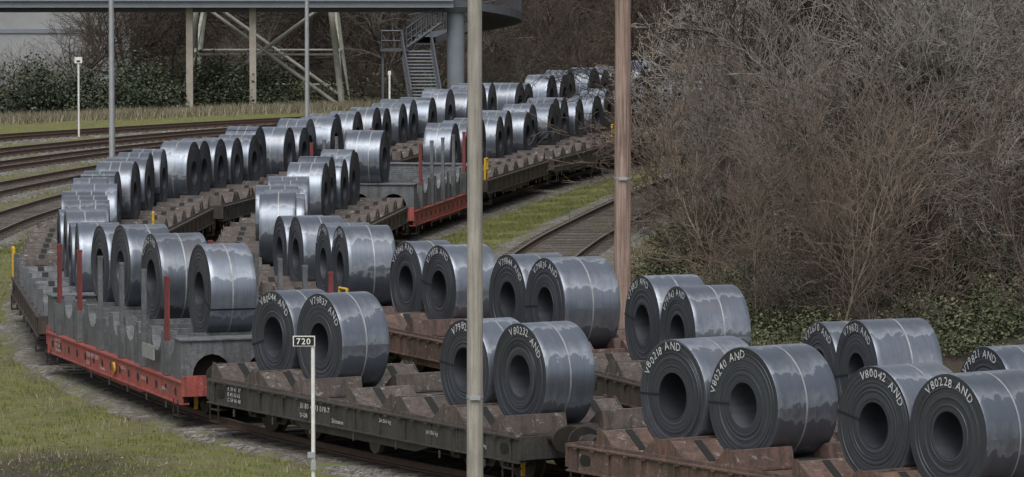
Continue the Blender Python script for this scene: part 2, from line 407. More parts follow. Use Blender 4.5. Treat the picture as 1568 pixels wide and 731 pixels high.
def wagon(name,L,sc,style,coils,lettering=False,hoop=None):
    ya=y_of(L,sc-4.5); yb=y_of(L,sc+4.5)
    a=Vector((xof(L,ya),ya)); b=Vector((xof(L,yb),yb)); c=(a+b)/2; d=(b-a).normalized(); rz=math.atan2(d.y,d.x)
    e=empty(name,(c.x,c.y,0),rz); e.scale=(1,WK,1)
    mats={'red':(M_RED,M_GREY),'brown':(M_BROWN,M_DECK),'dark':(M_DARK,M_DECK),'grey':(M_BROWN,M_GREY),'rust':(M_RUST,M_RUST)}[style]
    kind='red' if style=='red' else 'std'
    if style not in UF: UF[style]=underframe(mats[0],kind).mesh('underframe')
    link(bpy.data.objects.new('underframe',UF[style]),e)
    for sx in (-1,1):
        o=bpy.data.objects.new('bogie',BOG); o.location=(sx*4.1,0,0); link(o,e)
        if kind=='red': o.scale=(1,1,.9)
    if hoop:
        for (hx,hy) in hoop:
            o=bpy.data.objects.new('handrail',HOOP); o.location=(hx,hy,0); link(o,e)
    z0=1.20; mb=MB(); rw=random.Random(int(sc*10))
    if style=='red':
        z0=1.66; M=M_GREY; zb=1.04
        pit=1.16; nsc=9
        for y in (-1.22,1.22):
            pts=[(-5.4,zb)]; 
            for k in range(nsc):
                x0=-5.35+k*pit+ .06
                pts.append((x0,1.92))
                for j in range(9):
                    t=math.pi*j/8; pts.append((x0+.12+ (pit-.30)/2*(1-math.cos(t)),1.92-.46*math.sin(t)))
                pts.append((x0+pit-.12,1.92))
            xe=pts[-1][0]+.05; pts+= [(xe,1.92),(xe,zb)]
            mb.prism(pts,y-.10,y+.10,M)
            for k in range(nsc+1): mb.box(-5.35+k*pit,y*1.09,(zb+1.86)/2,.07,.06,1.86-zb,M)
        for k in range(nsc):
            x0=-5.35+k*pit+.06
            for j in range(6):
                t0=math.pi*j/6;t1=math.pi*(j+1)/6
                x1=x0+.12+(pit-.30)/2*(1-math.cos(t0));x2=x0+.12+(pit-.30)/2*(1-math.cos(t1))
                za=1.90-.42*math.sin(t0);zc=1.90-.42*math.sin(t1)
                mb.add([(x1,-1.12,za-.2),(x2,-1.12,zc-.2),(x2,1.12,zc-.2),(x1,1.12,za-.2)],[(0,1,2,3)],M)
            mb.box(x0,0,1.75,.10,2.22,.2,M)
        for xe in (-5.95,5.75):
            pts=[(-1.38,zb)]
            for k in range(3):
                cx=-.88+k*.88
                for j in range(9):
                    t=math.pi*(1-j/8); pts.append((cx+.32*math.cos(t),zb+.08+.46*math.sin(t)))
            pts+=[(1.38,zb),(1.38,1.86),(-1.38,1.86)]
            mb.prism(pts,xe-.03,xe+.03,M,'X'); mb.box(xe+.3,0,1.875,.75,2.8,.03,M)
            mb.box(xe+.35,0,1.4,.02,2.5,.7,M_BLACK)
            for sy in (-1,1): mb.prism([(xe,zb),(xe+.6,zb),(xe+.6,1.85),(xe,1.85)],sy*1.36-.01,sy*1.36+.01,M)
        for i,x in enumerate(np.linspace(-4.7,5.2,6)):
            m=M_STRED if i in(0,4,5) else M_GREY
            for y in (1.36,-1.36):
                tl=rw.uniform(-.012,.012)
                mb.box(x,y,1.40,.22,.12,.7,M_GREY); mb.box(x,y,2.35,.09,.075,1.5,m,ry=tl); mb.box(x+tl*.7,y,3.08,.10,.085,.06,m)
        mb.box(-3.6,1.46,1.45,1.0,.02,.3,M_STRAP)
        mb.cyl((-.4,1.43,.8),(-.4,1.46,.8),.13,M_YELLOW,18); mb.cyl((-.4,1.45,.8),(-.4,1.47,.8),.09,M_RED,18)
    else:
        Xs=[c_['X'] for c_ in coils]
        for x in np.arange(-5.15,5.2,.05):
            if all(abs(x-q)>=1.99 for q in Xs): Xs.append(float(x))
        for x in Xs: cradle(mb,x,z0,mats[1])
        for sy in (-1,1): mb.box(0,sy*1.345,1.27,WL-.3,.03,.06,mats[1])
        if style=='grey':
            for x in np.linspace(-5.6,5.6,8):
                for y in (1.36,-1.36): mb.box(x,y,1.55,.12,.10,.6,M_GREY)
    if lettering:
        rt=(-1,0,0); up=(0,0,1); q=-.2 if style=='red' else 0
        flat_text(mb,'31 80 4993 078-7',(2.2,1.435,1.03+q),rt,up,.15)
        flat_text(mb,'D-DB',(2.2,1.435,.86+q),rt,up,.12)
        flat_text(mb,'Shimmns',(.9,1.435,.86+q),rt,up,.12)
        for k in range(3): flat_text(mb,['A 39 47 57','B 45 53 65','C 58 66 68'][k],(5.3,1.435,1.10-.11*k+q),rt,up,.11)
        for k in range(3): flat_text(mb,'24.500 kg',(-1.0-k*1.8,1.435,1.05-.05*k+q),rt,up,.10)
    mb.obj('cradles',e)
    for c_ in coils:
        R=c_['R']; me=c_['mesh']
        zc=z0+1.2208*R-.21 if style!='red' else 1.70+R
        p=Matrix.Translation((c.x,c.y,0))@Matrix.Rotation(rz,4,'Z')@Vector((c_['X'],c_.get('dy',0),zc))
        o=bpy.data.objects.new('steel_coil',me); o.location=(p.x,p.y,zc)
        q=Matrix.Rotation(rz,4,'Z')@Matrix.Rotation(0 if c_.get('txt') else random.uniform(-3,3),4,'Y')
        o.rotation_euler=q.to_euler(); link(o)
    return e
PIT=13.6
def arrange(L,s0,k,ylist,seedbase,dy=0):
    sc=s0+(k+.5)*PIT; out=[]
    for it in ylist:
        y=it[0]; R=it[1]; X=s_of(L,y)-sc; X=max(-5.15,min(5.15,X))
        out.append(dict(X=X,R=R,L=it[2],txt=it[3] if len(it)>3 else None,th=it[4] if len(it)>4 else 150,dy=dy))
    out.sort(key=lambda d:d['X'])
    for i in range(1,len(out)):
        mn=max(1.97,out[i]['R']+out[i-1]['R']+.02)
        if out[i]['X']-out[i-1]['X']<mn: out[i]['X']=out[i-1]['X']+mn
    for i,d in enumerate(out): d['mesh']=coil_mesh(d['R'],d['L'],d['txt'],d['th'],1,seedbase+i)
    return sc,out
def auto(k,rs):
    X=[-5.1,-3.1,-1.05,1.0,3.05,5.1]; drop=rs.choice([[],[],[3],[2],[0],[]]); out=[]
    for i,x in enumerate(X):
        if i in drop: continue
        me,R=rs.choice(FARC); out.append(dict(X=x+rs.uniform(-.02,.02),R=R,mesh=me,dy=rs.uniform(-.2,.2)))
    return out
rs=random.Random(3)
s0=s_of(LA,88.3)
NA={-2:[(70.5,.96,1.3),(75,.97,1.3)],
 -1:[(80.0,1.0,1.45,'V80228 AND',130),(81.7,.98,1.3,'V80042 AND',115),(84.7,1.0,1.3,'V80240 AND',172),(86.4,.99,1.3,'V80218 AND',158)],
 0:[(90.2,.97,1.05,'V80232 AND',115),(91.95,.93,1.0,'V79825 AND',125),(96.9,.97,1.05,'V79837 AND',115),(98.7,.93,1.05,'V80044 AND',130)],
 1:[(103.0,.99,.98),(106.7,.97,1.1,'V79862 AND',150),(109.6,.97,1.0),(111.6,.9,1.0)],
 2:[(117.3,.98,1.0),(119.2,.92,1.1),(122,.97,1.0),(123.9,.93,1.1)]}
ST={-2:'brown',-1:'rust',0:'dark',1:'red',2:'grey',3:'brown',4:'brown',5:'dark',6:'brown',7:'brown',8:'brown',9:'brown',10:'brown'}
HR={2:[(6.0,1.4)],3:[(6.05,-1.3)],5:[(6,-1.3)]}
DYA={-1:.12,0:.32,1:.30,2:.2}
for k in range(-2,11):
    if k in NA: sc,cl=arrange(LA,s0,k,NA[k],100+10*k,DYA.get(k,0))
    else: sc=s0+(k+.5)*PIT; cl=auto(k,rs)
    wagon('coil_wagon',LA,sc,ST[k],cl,lettering=(k in (0,1)),hoop=HR.get(k))
s0=s_of(LB,113.8)
NB={-3:[(80.0,.95,1.2),(84.0,.95,1.2,'V79835 AND',140),(85.9,.95,1.2,'V79821 AND',150)],
 -2:[(89.6,.99,1.3,'V79833 AND',130),(91.5,.90,1.1,'V72670 AND',140),(98.6,.97,1.2,'V79843 AND',150),(100.4,1.0,1.15,'V79831 AND',150)],
 -1:[(104.9,1.02,1.3,'V79836 AND',130),(106.7,.99,1.2,'V79844 AND',120),(110.2,.97,1.1,'V79838 AND',140),(111.8,.95,1.0,'V79840 AND',150)],
 0:[(115.6,1.0,1.15,'V79801 AND',150),(117.4,.97,1.1,'V79847 AND',150),(120.6,.95,1.1),(122.4,.9,1.1)]}
SB={-3:'brown',-2:'brown',-1:'rust',0:'brown',1:'brown',2:'brown',3:'red',4:'brown',5:'brown',6:'rust',7:'brown',8:'brown',9:'brown'}
for k in range(-3,9):
    if k in NB: sc,cl=arrange(LB,s0,k,NB[k],300+10*k,.15)
    else:
        sc=s0+(k+.5)*PIT; cl=auto(k,rs)
        if k==3: cl=cl[:1]
    wagon('coil_wagon',LB,sc,SB[k],cl,hoop={4:[(-6,-1.35)],5:[(5.9,-1.35)],-1:[(5.9,1.35)]}.get(k))

# ------------------------------------------------------------------ terrain
def smooth(t): t=np.clip(t,0,1); return t*t*(3-2*t)
def height(x,y):
    x=np.asarray(x,float); y=np.asarray(y,float)
    dx=np.interp(y,YY,LD); s=x-dx
    h=np.clip(s-3.2,0,40)*.16*smooth((y-60)/40)
    h=h*(1-smooth((y-196)/12)*(1-smooth((y-250)/30)))
    h=h+np.clip(y-288,0,60)*.22
    h=h+.05*np.sin(x*.9+y*.31)*np.sin(y*.53-x*.2)*smooth((np.abs(s)-3)/6)*.6
    return h
xs=np.concatenate([[-900,-400,-200,-120,-80],np.arange(-60,60.1,1.0),[80,120,200,400,900]])
ys=np.concatenate([[-900,-400,-150,-50,0,20],np.arange(40,360.1,1.0),[400,500,900,2000]])
GX,GY=np.meshgrid(xs,ys); GZ=height(GX,GY)
nd=np.full(GX.shape,99.)
for L in [LA,LB,LD]+LC: nd=np.minimum(nd,np.abs(GX-np.interp(GY,YY,L))*.9)
V=np.stack([GX.ravel(),GY.ravel(),GZ.ravel()],1)
nx,ny=len(xs),len(ys); I=np.arange(nx*ny).reshape(ny,nx)
F=np.stack([I[:-1,:-1].ravel(),I[:-1,1:].ravel(),I[1:,1:].ravel(),I[1:,:-1].ravel()],1)
def groundmat():
    t=NT('ground_soil_moss'); 
    def at(n):
        a=t.n('ShaderNodeAttribute'); a.attribute_name=n; return a.outputs['Fac']
    moss=at('moss'); leaf=at('leaf')
    v=t.co('Object')
    n1=t.noise(.35,8,v,.65); n2=t.noise(3,8,v,.7); n3=t.noise(30,4,v,.7); n4=t.noise(1.1,6,v,.6); n5=t.noise(.8,9,v,.75)
    soil=t.ramp(n3,[(.3,(.065,.055,.045)),(.55,(.14,.122,.102)),(.75,(.24,.22,.19))])
    green=t.ramp(n3,[(.25,(.08,.093,.024)),(.5,(.16,.175,.045)),(.75,(.25,.255,.085))])
    green=t.mix(t.ramp(n4,[(.35,0),(.65,.85)]),green,(.105,.112,.042))
    dry=t.ramp(n2,[(.3,(.12,.10,.065)),(.7,(.22,.195,.125))])
    g=t.mix(t.ramp(n2,[(.46,0),(.66,.9)]),green,dry)
    ff=t.math('SUBTRACT',t.math('ADD',t.math('ADD',t.math('MULTIPLY',n1,.6),t.math('ADD',t.math('MULTIPLY',n2,.7),t.math('MULTIPLY',n5,1.1))),t.math('MULTIPLY',moss,.6)),1.10)
    f=t.ramp(ff,[(.30,0),(.48,1)])
    c=t.mix(f,soil,g)
    lf=t.ramp(n3,[(.3,(.028,.022,.018)),(.55,(.065,.052,.04)),(.75,(.16,.13,.10))])
    lf=t.mix(t.ramp(n2,[(.5,0),(.62,.8)]),lf,(.042,.048,.025))
    c=t.mix(leaf,c,lf)
    t.set(c,.95,0,.2); t.bump(t.math('ADD',n3,n2),.7,.06); return t.mat
M_GROUND=groundmat()
me=mesh_np('ground',V,F,[M_GROUND],smooth=True)
s_=GX-np.interp(GY,YY,LD)
leaf=np.maximum(smooth((s_-2.8)/2)*(GY<330)*1.0,smooth((GY-245)/10))
hedge_y=np.interp(GX,[-60,-34,-26,-16,-8,10],[200,225,238,247,254,262])
leaf=np.maximum(leaf,smooth((GY-hedge_y+1)/2))
dl=np.hypot((GX+8.8),(GY-93.0)*.5); leaf=np.maximum(leaf,.9*(1-smooth((dl-1.0)/1.6)))
moss=.50+.36*smooth((nd-1.9)/1.2)
dB=GX-np.interp(GY,YY,LB); moss=np.where((dB>1.0)&(s_<1),.95,moss)
dA=np.interp(GY,YY,LA)-GX; moss=np.where((dA>2.6)&(GY<150)&(dA<9),.86,moss)
for nm,arr in (('moss',moss),('leaf',leaf)):
    a=me.attributes.new(nm,'FLOAT','POINT'); a.data.foreach_set('value',arr.ravel().astype(np.float32))
link(bpy.data.objects.new('ground',me))

# ------------------------------------------------------------------ vegetation
def bark(name,a,b,sc=3,lo=.45,hi=1.15):
    t=NT(name); oi=t.n('ShaderNodeObjectInfo'); c=t.ramp(t.noise(sc,5),[(.3,a),(.7,b)])
    c=t.mix(1.0,c,t.ramp(oi.outputs['Random'],[(0,lo),(1,hi)]),'MULTIPLY'); t.set(c,.9,0,.2); return t.mat
M_BARK=[bark('bark_dark',(.06,.048,.039),(.14,.115,.095)),bark('bark_grey',(.13,.115,.10),(.255,.23,.20)),bark('bark_brown',(.10,.076,.06),(.205,.162,.13))]
M_NEAR=[bark('bark_near_grey',(.18,.16,.14),(.36,.33,.29),3,.7,1.15),bark('bark_near_dark',(.035,.029,.025),(.085,.07,.058),3,.7,1.1),bark('bark_near_brown',(.13,.10,.08),(.27,.215,.17),3,.7,1.1)]
M_BIRCH=bark('birch_bark',(.12,.11,.10),(.65,.63,.60),6,1,1)
def grow_tree(seed,H,r0,maxlev,cfg,stems=1,spread=.8,wob=.22,droop=0,rmin=.007,kr=.55):
    rg=random.Random(seed); P=[];Q=[];A=[];B=[]
    def g(p,d,L,r,lev):
        n=cfg[lev][0]; kids=cfg[lev][1]; st=L/n; rr=r
        for i in range(n):
            d=(d+Vector((rg.gauss(0,wob),rg.gauss(0,wob),rg.gauss(0,wob)+(.05 if lev<2 else .02-droop)))).normalized()
            q=p+d*st; r2=max(rmin,r*(1-.8*(i+1)/n)); P.append(p);Q.append(q);A.append(rr);B.append(r2); 
            if lev<maxlev and (lev>0 or i>=1):
                for _ in range(kids):
                    if rg.random()<.15: continue
                    o=Vector((rg.gauss(0,1),rg.gauss(0,1),rg.gauss(0,.6))); o=(o-d*o.dot(d)).normalized()
                    sp=spread*rg.uniform(.6,1.3); nd_=(d+o*sp).normalized()
                    g(p.lerp(q,rg.random()),nd_,L*rg.uniform(.38,.62)*(1.1-.35*i/n),max(rmin,rr*kr),lev+1)
            p=q; rr=r2
    for k in range(stems):
        if stems==1: g(Vector((0,0,-.3)),Vector((0,0,1)),H,r0,0)
        else:
            a=rg.uniform(0,6.28); rad=rg.uniform(0,1.3)
            g(Vector((math.cos(a)*rad,math.sin(a)*rad,-.2)),Vector((math.cos(a)*rg.uniform(.1,.7),math.sin(a)*rg.uniform(.1,.7),1)).normalized(),H*rg.uniform(.5,1.1),r0*rg.uniform(.6,1.5),0)
    P=np.array([tuple(v) for v in P]);Q=np.array([tuple(v) for v in Q]);A=np.array(A);B=np.array(B)
    D=Q-P; D/=np.linalg.norm(D,axis=1)[:,None]+1e-9
    ref=np.where(np.abs(D[:,2:3])<.9,np.array([[0,0,1.]]),np.array([[1.,0,0]]))
    U=np.cross(D,ref); U/=np.linalg.norm(U,axis=1)[:,None]; W=np.cross(D,U)
    n=3; N=len(P); V=np.zeros((N,2*n,3))
    for j in range(n):
        t=2*math.pi*j/n; dv=U*math.cos(t)+W*math.sin(t); V[:,j]=P+dv*A[:,None]; V[:,n+j]=Q+dv*B[:,None]
    base=(np.arange(N)*2*n)[:,None]
    F=np.concatenate([base+np.array([[j,(j+1)%n,(j+1)%n+n,j+n]]) for j in range(n)])
    return V.reshape(-1,3),F,N
TREES=[];SHRUB=[];FAR=[];SAP=[]
for i in range(6):
    V,F,N=grow_tree(20+i,[10,11,9.5,12,9,10.5][i],[.15,.20,.13,.18,.14,.2][i],4,[(9,2),(7,2),(5,1),(4,1),(3,0)],1,.95,.24,rmin=.010,kr=.62)
    TREES.append(mesh_np('tree_wood',V,F,[M_NEAR[i%3]],smooth=True))
for i in range(3):
    V,F,N=grow_tree(40+i,[10,11,9][i],[.16,.2,.14][i],3,[(9,3),(6,2),(4,2),(3,0)],1,.85,.18,rmin=.014)
    FAR.append(mesh_np('tree_wood',V,F,[M_BARK[i]],smooth=True))
for i in range(4):
    V,F,N=grow_tree(60+i,[3.6,4.6,3.2,5][i],.024,2,[(7,2),(5,1),(4,0)],9,.9,.30,rmin=.009)
    SHRUB.append(mesh_np('shrub_wood',V,F,[[M_BARK[2],M_BARK[0],M_BARK[1],M_BARK[2]][i]],smooth=True))
for i in range(4):
    V,F,N=grow_tree(80+i,[6,7,5,6.5][i],[.045,.06,.035,.05][i],3,[(9,2),(5,2),(4,1),(3,0)],1,.7,.15,rmin=.010,kr=.6)
    SAP.append(mesh_np('sapling_wood',V,F,[M_NEAR[(i+2)%3]],smooth=True))
V,F,N=grow_tree(99,12,.15,4,[(10,2),(6,2),(5,1),(4,1),(3,0)],1,.6,.08)
BIRCH=mesh_np('birch_wood',V,F,[M_BIRCH],smooth=True)
rg=random.Random(11)
def put(name,me,x,y,s=1,parent=None,tilt=.06):
    o=bpy.data.objects.new(name,me); o.location=(x,y,float(height(x,y))-.05); o.rotation_euler=(rg.uniform(-tilt,tilt),rg.uniform(-tilt,tilt),rg.uniform(0,6.28)); o.scale=(s,s,s*rg.uniform(.9,1.1))
    return link(o,parent)
for i,(x,y,s) in enumerate([(7.4,156,.85),(9.2,148,.8),(11.6,152,1.0),(14.6,146,.95),(9.8,168,1.0),(13.6,131,.75),(15.8,138,.9),(13.4,166,1.1),(11.5,182,1.0),(16,168,1.1),(11.4,137,.7),(9.6,131,.5),(12.0,122,.5),(8.3,140,.6),(14.2,124,.6),(18,156,1.2)]):
    put('bare_tree',TREES[i%6],x,y,s,tilt=.14)
put('birch_tree',BIRCH,13.0,141,1.0,tilt=.02)
wd=empty('woodland_thicket')
n=0
while n<55:
    y=rg.uniform(112,200); s=4.8+abs(rg.gauss(0,6)); x=xof(LD,y)+s
    if x>y*.115+3: continue
    if y>180 and s<7: continue
    put('shrub',SHRUB[rg.randrange(4)],x,y,rg.uniform(.5,1.0)*min(1.1,.45+s*.09),wd,.35); n+=1
n=0
while n<60:
    y=rg.uniform(115,185); s=4.4+abs(rg.gauss(0,5)); x=xof(LD,y)+s
    if x>y*.115+2: continue
    put('sapling',SAP[rg.randrange(4)],x,y,rg.uniform(.5,.95),wd,.3); n+=1
for i in range(28):
    y=rg.uniform(172,240); x=xof(LD,min(y,205))+rg.uniform(6,22)
    put('tree',FAR[rg.randrange(3)],x,y,rg.uniform(.7,1.2),wd)
bw=empty('background_woods')
for i in range(125):
    y=rg.uniform(258,330); x=rg.uniform(-.112*y,.112*y)
    if y<290 and x<-22 and rg.random()<.6: continue
    if x<-4 and x>-20 and y<268: continue
    put('tree',FAR[rg.randrange(3)],x,y,rg.uniform(.6,1.15),bw)
for i in range(75):
    y=rg.uniform(256,300); x=rg.uniform(-.112*y,.112*y)
    if x<-8 and x>-18 and y<266: continue
    put('shrub',SHRUB[rg.randrange(4)],x,y,rg.uniform(.6,1.1),bw,.15)

def leafmat(name,a,b,c):
    t=NT(name); g=t.n('ShaderNodeNewGeometry')
    t.set(t.ramp(g.outputs['Random Per Island'],[(0,a),(.6,b),(1,c)]),.6,0,.25); return t.mat
M_IVY=leafmat('ivy_leaf',(.024,.033,.019),(.052,.066,.038),(.11,.122,.078))
M_BRAM=leafmat('bramble_leaf',(.03,.04,.02),(.072,.086,.042),(.15,.148,.085))
M_DRY=leafmat('dry_grass_blade',(.12,.105,.065),(.22,.20,.135),(.34,.31,.22))
M_GRN=leafmat('green_grass_blade',(.08,.098,.025),(.14,.16,.045),(.22,.23,.095))
def leaves(name,C,size,mat,parent=None,flat=.6):
    n=len(C); rn=np.random.RandomState(len(name)+n)
    N=rn.normal(size=(n,3)); N[:,2]=np.abs(N[:,2])+flat; N/=np.linalg.norm(N,axis=1)[:,None]
    T=np.cross(N,rn.normal(size=(n,3))); T/=np.linalg.norm(T,axis=1)[:,None]; B=np.cross(N,T)
    s=(size*rn.uniform(.5,1.3,n))[:,None]
    V=np.stack([C-T*s,C-B*s*.6,C+T*s,C+B*s*.6],1).reshape(-1,3)
    F=np.arange(n*4).reshape(n,4)
    return link(bpy.data.objects.new(name,mesh_np(name,V,F,[mat])),parent)
rn=np.random.RandomState(5)
def cloud(cx,cy,rx,ry,hz,n):
    P=rn.normal(size=(n,3)); P/=np.linalg.norm(P,axis=1)[:,None]; P*=rn.uniform(.6,1.05,n)[:,None]
    P[:,2]=np.abs(P[:,2]); z0=float(height(cx,cy))
    return np.stack([cx+P[:,0]*rx,cy+P[:,1]*ry,z0+P[:,2]*hz],1)
C=[]
for i in range(130):
    x=rg.uniform(-36,-12.5); y=float(np.interp(x,[-60,-34,-26,-16,-8,10],[204,227,240,249,256,264]))+rg.uniform(0,7)
    r=rg.uniform(.8,1.7); C.append(cloud(x,y,r,r,rg.uniform(1.0,3.3),650))
leaves('ivy_hedge',np.concatenate(C),.085,M_IVY)
C=[]
for i in range(190):
    y=rg.uniform(112,186); s=3.6+abs(rg.gauss(0,3)); x=xof(LD,y)+s; r=rg.uniform(.5,1.2)
    C.append(cloud(x,y,r,r,rg.uniform(.3,1.0),400))
for i in range(60):
    y=rg.uniform(112,132); x=rg.uniform(.075,.118)*y; r=rg.uniform(.5,1.2)
    C.append(cloud(x,y,r,r,rg.uniform(.3,1.1),300))
leaves('bramble_undergrowth',np.concatenate(C),.055,M_BRAM)
C=[]
for i in range(60):
    x=rg.uniform(-14,14); y=rg.uniform(254,268); r=rg.uniform(.8,1.6)
    C.append(cloud(x,y,r,r,rg.uniform(.6,1.8),260))
leaves('low_bramble',np.concatenate(C),.09,M_BRAM)
def grass(name,X,Y,h,mat,w=.012):
    n=len(X); Z=height(X,Y); a=rn.uniform(0,6.28,n); hh=h*rn.uniform(.4,1.3,n); lx=rn.normal(0,.35,n)*hh; ly=rn.normal(0,.35,n)*hh
    dx=np.cos(a)*w; dy=np.sin(a)*w
    V=np.stack([np.stack([X-dx,Y-dy,Z-.01],1),np.stack([X+dx,Y+dy,Z-.01],1),np.stack([X+lx,Y+ly,Z+hh],1)],1).reshape(-1,3)
    link(bpy.data.objects.new(name,mesh_np(name,V,np.arange(3*n).reshape(n,3),[mat])))
def scatter(n,yr,fx):
    Y=rn.uniform(*yr,n); lo,hi=fx(Y); X=rn.uniform(0,1,n)*(hi-lo)+lo; return X,Y
hx=[-60,-34,-26,-16,-8,10]; hy=[202,225,238,247,254,262]
X=rn.uniform(-36,6,36000); Y=np.interp(X,hx,hy)+rn.normal(-1.2,1.3,len(X)); grass('dry_grass',X,Y,.42,M_DRY,.02)
def clump(X,Y,th=.1):
    f=np.sin(X*1.3+Y*.4)*np.sin(Y*.9-X*.7)+.6*np.sin(X*3.1-Y*2.3)+.5*np.sin(X*7.7+Y*5.1); k=f>th; return X[k],Y[k]
X,Y=scatter(70000,(88,160),lambda y:(np.interp(y,YY,LA)-9,np.interp(y,YY,LA)-2.3)); X,Y=clump(X,Y,.35); grass('green_grass',X,Y,.09,M_GRN,.010)
X,Y=scatter(22000,(88,150),lambda y:(np.interp(y,YY,LA)-9,np.interp(y,YY,LA)-2.3)); X,Y=clump(X+5,Y,.4); grass('dry_grass',X-5,Y,.12,M_DRY,.010)
X,Y=scatter(50000,(125,190),lambda y:(np.interp(y,YY,LB)+2.3,np.interp(y,YY,LD)-2.0)); X,Y=clump(X,Y,-.1); grass('green_grass',X,Y,.09,M_GRN,.01)
X,Y=scatter(60000,(150,215),lambda y:(y*-.11,np.interp(y,YY,LA)-2.5)); X,Y=clump(X,Y,.2); grass('green_grass',X,Y,.10,M_GRN,.012)
X,Y=scatter(25000,(115,185),lambda y:(np.interp(y,YY,LD)+2.2,np.interp(y,YY,LD)+5)); grass('dry_grass',X,Y,.20,M_DRY,.012)
# loose dead leaves and stones beside the near track
M_LITTER=leafmat('dead_leaf',(.06,.04,.028),(.14,.10,.07),(.30,.25,.20))
X,Y=scatter(16000,(88,135),lambda y:(np.interp(y,YY,LA)-9,np.interp(y,YY,LA)-2.0)); d=np.exp(-(((X+8.8)/1.8)**2+((Y-93)/4.5)**2)); k=rn.uniform(0,1,len(X))<(.12+d)
leaves('leaf_litter',np.stack([X[k],Y[k],height(X[k],Y[k])+.02],1),.028,M_LITTER,flat=2)

# ------------------------------------------------------------------ poles and signs
def wood(name,a,b,c):
    t=NT(name); mp=t.n('ShaderNodeMapping'); mp.inputs['Scale'].default_value=(14,14,.5); t.l(t.co(),mp.inputs[0])
    n=t.noise(1.5,7,mp.outputs[0],.7); n2=t.noise(1.2,5)
    c=t.ramp(n,[(.3,a),(.5,b),(.7,c)]); c=t.mix(1.0,c,t.ramp(n2,[(.35,.78),(.65,1.1)]),'MULTIPLY')
    t.set(c,.8); t.bump(n,.6,.02); return t.mat
M_P1=wood('weathered_grey_timber',(.19,.175,.155),(.32,.30,.265),(.43,.405,.36))
M_P2=wood('weathered_brown_timber',(.12,.082,.066),(.27,.19,.155),(.44,.35,.295))
M_GALV=plain('galvanised_steel',(.42,.44,.46),.45,.5,.12,3)
def pole(name,x,y,r0,r1,h,mat,bands=()):
    e=empty(name,(x,y,0)); mb=MB(); n=6
    for i in range(n):
        mb.cyl((0,0,-.2+h*i/n),(0,0,-.2+h*(i+1)/n),r0+(r1-r0)*i/n,mat,20,r0+(r1-r0)*(i+1)/n,caps=(i==n-1))
    mb.obj('shaft',e); mb=MB()
    for z in bands:
        r=r0+(r1-r0)*z/h+.006
        mb.cyl((0,0,z),(0,0,z+.05),r,M_GALV,20); mb.box(0,-r-.02,z+.02,.18,.04,.07,M_GALV)
    if bands: mb.obj('bands',e)
    return e
pole('timber_pole',-.645,85,.15,.115,13,M_P1,(2.25,9.8))
pole('timber_pole',2.50,110.5,.20,.165,14,M_P2,(4.6,))
for (x,y,r) in ((-14.06,172,.115),(-7.95,190,.10)):
    e=pole('lamp_post',x,y,r,r*.6,13,M_GALV); mb=MB(); mb.cyl((0,0,12.7),(1.4,0,13.1),.05,M_GALV); mb.box(1.7,0,13.1,.8,.3,.12,M_GALV); mb.obj('lamp_head',e)
M_WP=plain('white_post_paint',(.70,.70,.68),.5,0,.15)
M_SIGNW=plain('sign_white_paint',(.75,.75,.74),.5,0,.05)
e=empty('track_marker_sign',(-3.59,88,0)); mb=MB(); mb.cyl((0,0,-.1),(0,0,2.92),.037,M_WP,12); mb.obj('post',e)
mb=MB(); mb.box(-.16,-.045,2.98,.40,.02,.19,M_WP); mb.box(-.16,-.058,2.98,.36,.01,.155,M_BLACK); flat_text(mb,'720',(-.30,-.066,2.925),(1,0,0),(0,0,1),.155,M_SIGNW); mb.obj('plate',e)
mb=MB(); mb.box(-.04,-.06,.92,.12,.05,.10,M_GALV); mb.box(0,-.05,.72,.09,.03,.16,M_GALV); mb.obj('clamp',e)
e=empty('white_signal_post',(-19.63,221.8,0)); mb=MB(); mb.cyl((0,0,-.1),(0,0,3.45),.045,M_WP,10); mb.obj('post',e)
mb=MB(); mb.box(0,-.05,3.55,.34,.03,.28,M_WP); mb.box(0,-.07,3.50,.16,.01,.08,M_BLACK); mb.obj('plate',e)
e=empty('white_marker_post',(-5.9,236,0)); mb=MB(); mb.cyl((0,0,-.1),(0,0,2.4),.05,M_WP,10); mb.box(0,0,2.45,.14,.1,.2,M_WP); mb.obj('post',e)
mb=MB(); M_CON=plain('concrete',(.25,.24,.22),.9); mb.box(5.9,187,.55,.5,.5,1.1,M_CON); mb.box(5.9,187,1.13,.58,.58,.08,M_CON); mb.cyl((5.9,187,1.1),(5.9,187,1.7),.06,M_GALV); mb.obj('concrete_post')

# ------------------------------------------------------------------ footbridge with stair
M_BR=plain('bridge_grey_paint',(.20,.225,.255),.5,0,.12,1.5); M_BRD=plain('bridge_dark_steel',(.085,.092,.105),.5,.2,.2)
e=empty('footbridge'); mb=MB()
mb.box(-26,252,5.52,46,3.0,.5,M_BR); mb.box(-26,250.4,5.68,46,.14,.16,M_BR)
mb.box(-26,252,5.15,46,1.0,.3,M_BRD)
mb.obj('deck',e); mb=MB()
for x in np.arange(-49,-3,.15): mb.box(x,250.45,6.3,.02,.02,1.1,M_BRD)
mb.box(-26,250.45,6.85,46,.06,.05,M_BRD); mb.obj('railing',e)
mb=MB(); mb.cyl((-2.9,252,-.2),(-2.9,252,5.3),.45,M_BR,28); mb.cyl((-2.9,252,5.0),(-2.9,252,5.3),.6,M_BR,28,.9)
M_TAN=plain('tan_steel',(.34,.31,.26),.7,.1,.25,2)
mb.obj('column',e)
mb=MB()
cx,cy=-3.0,255.0
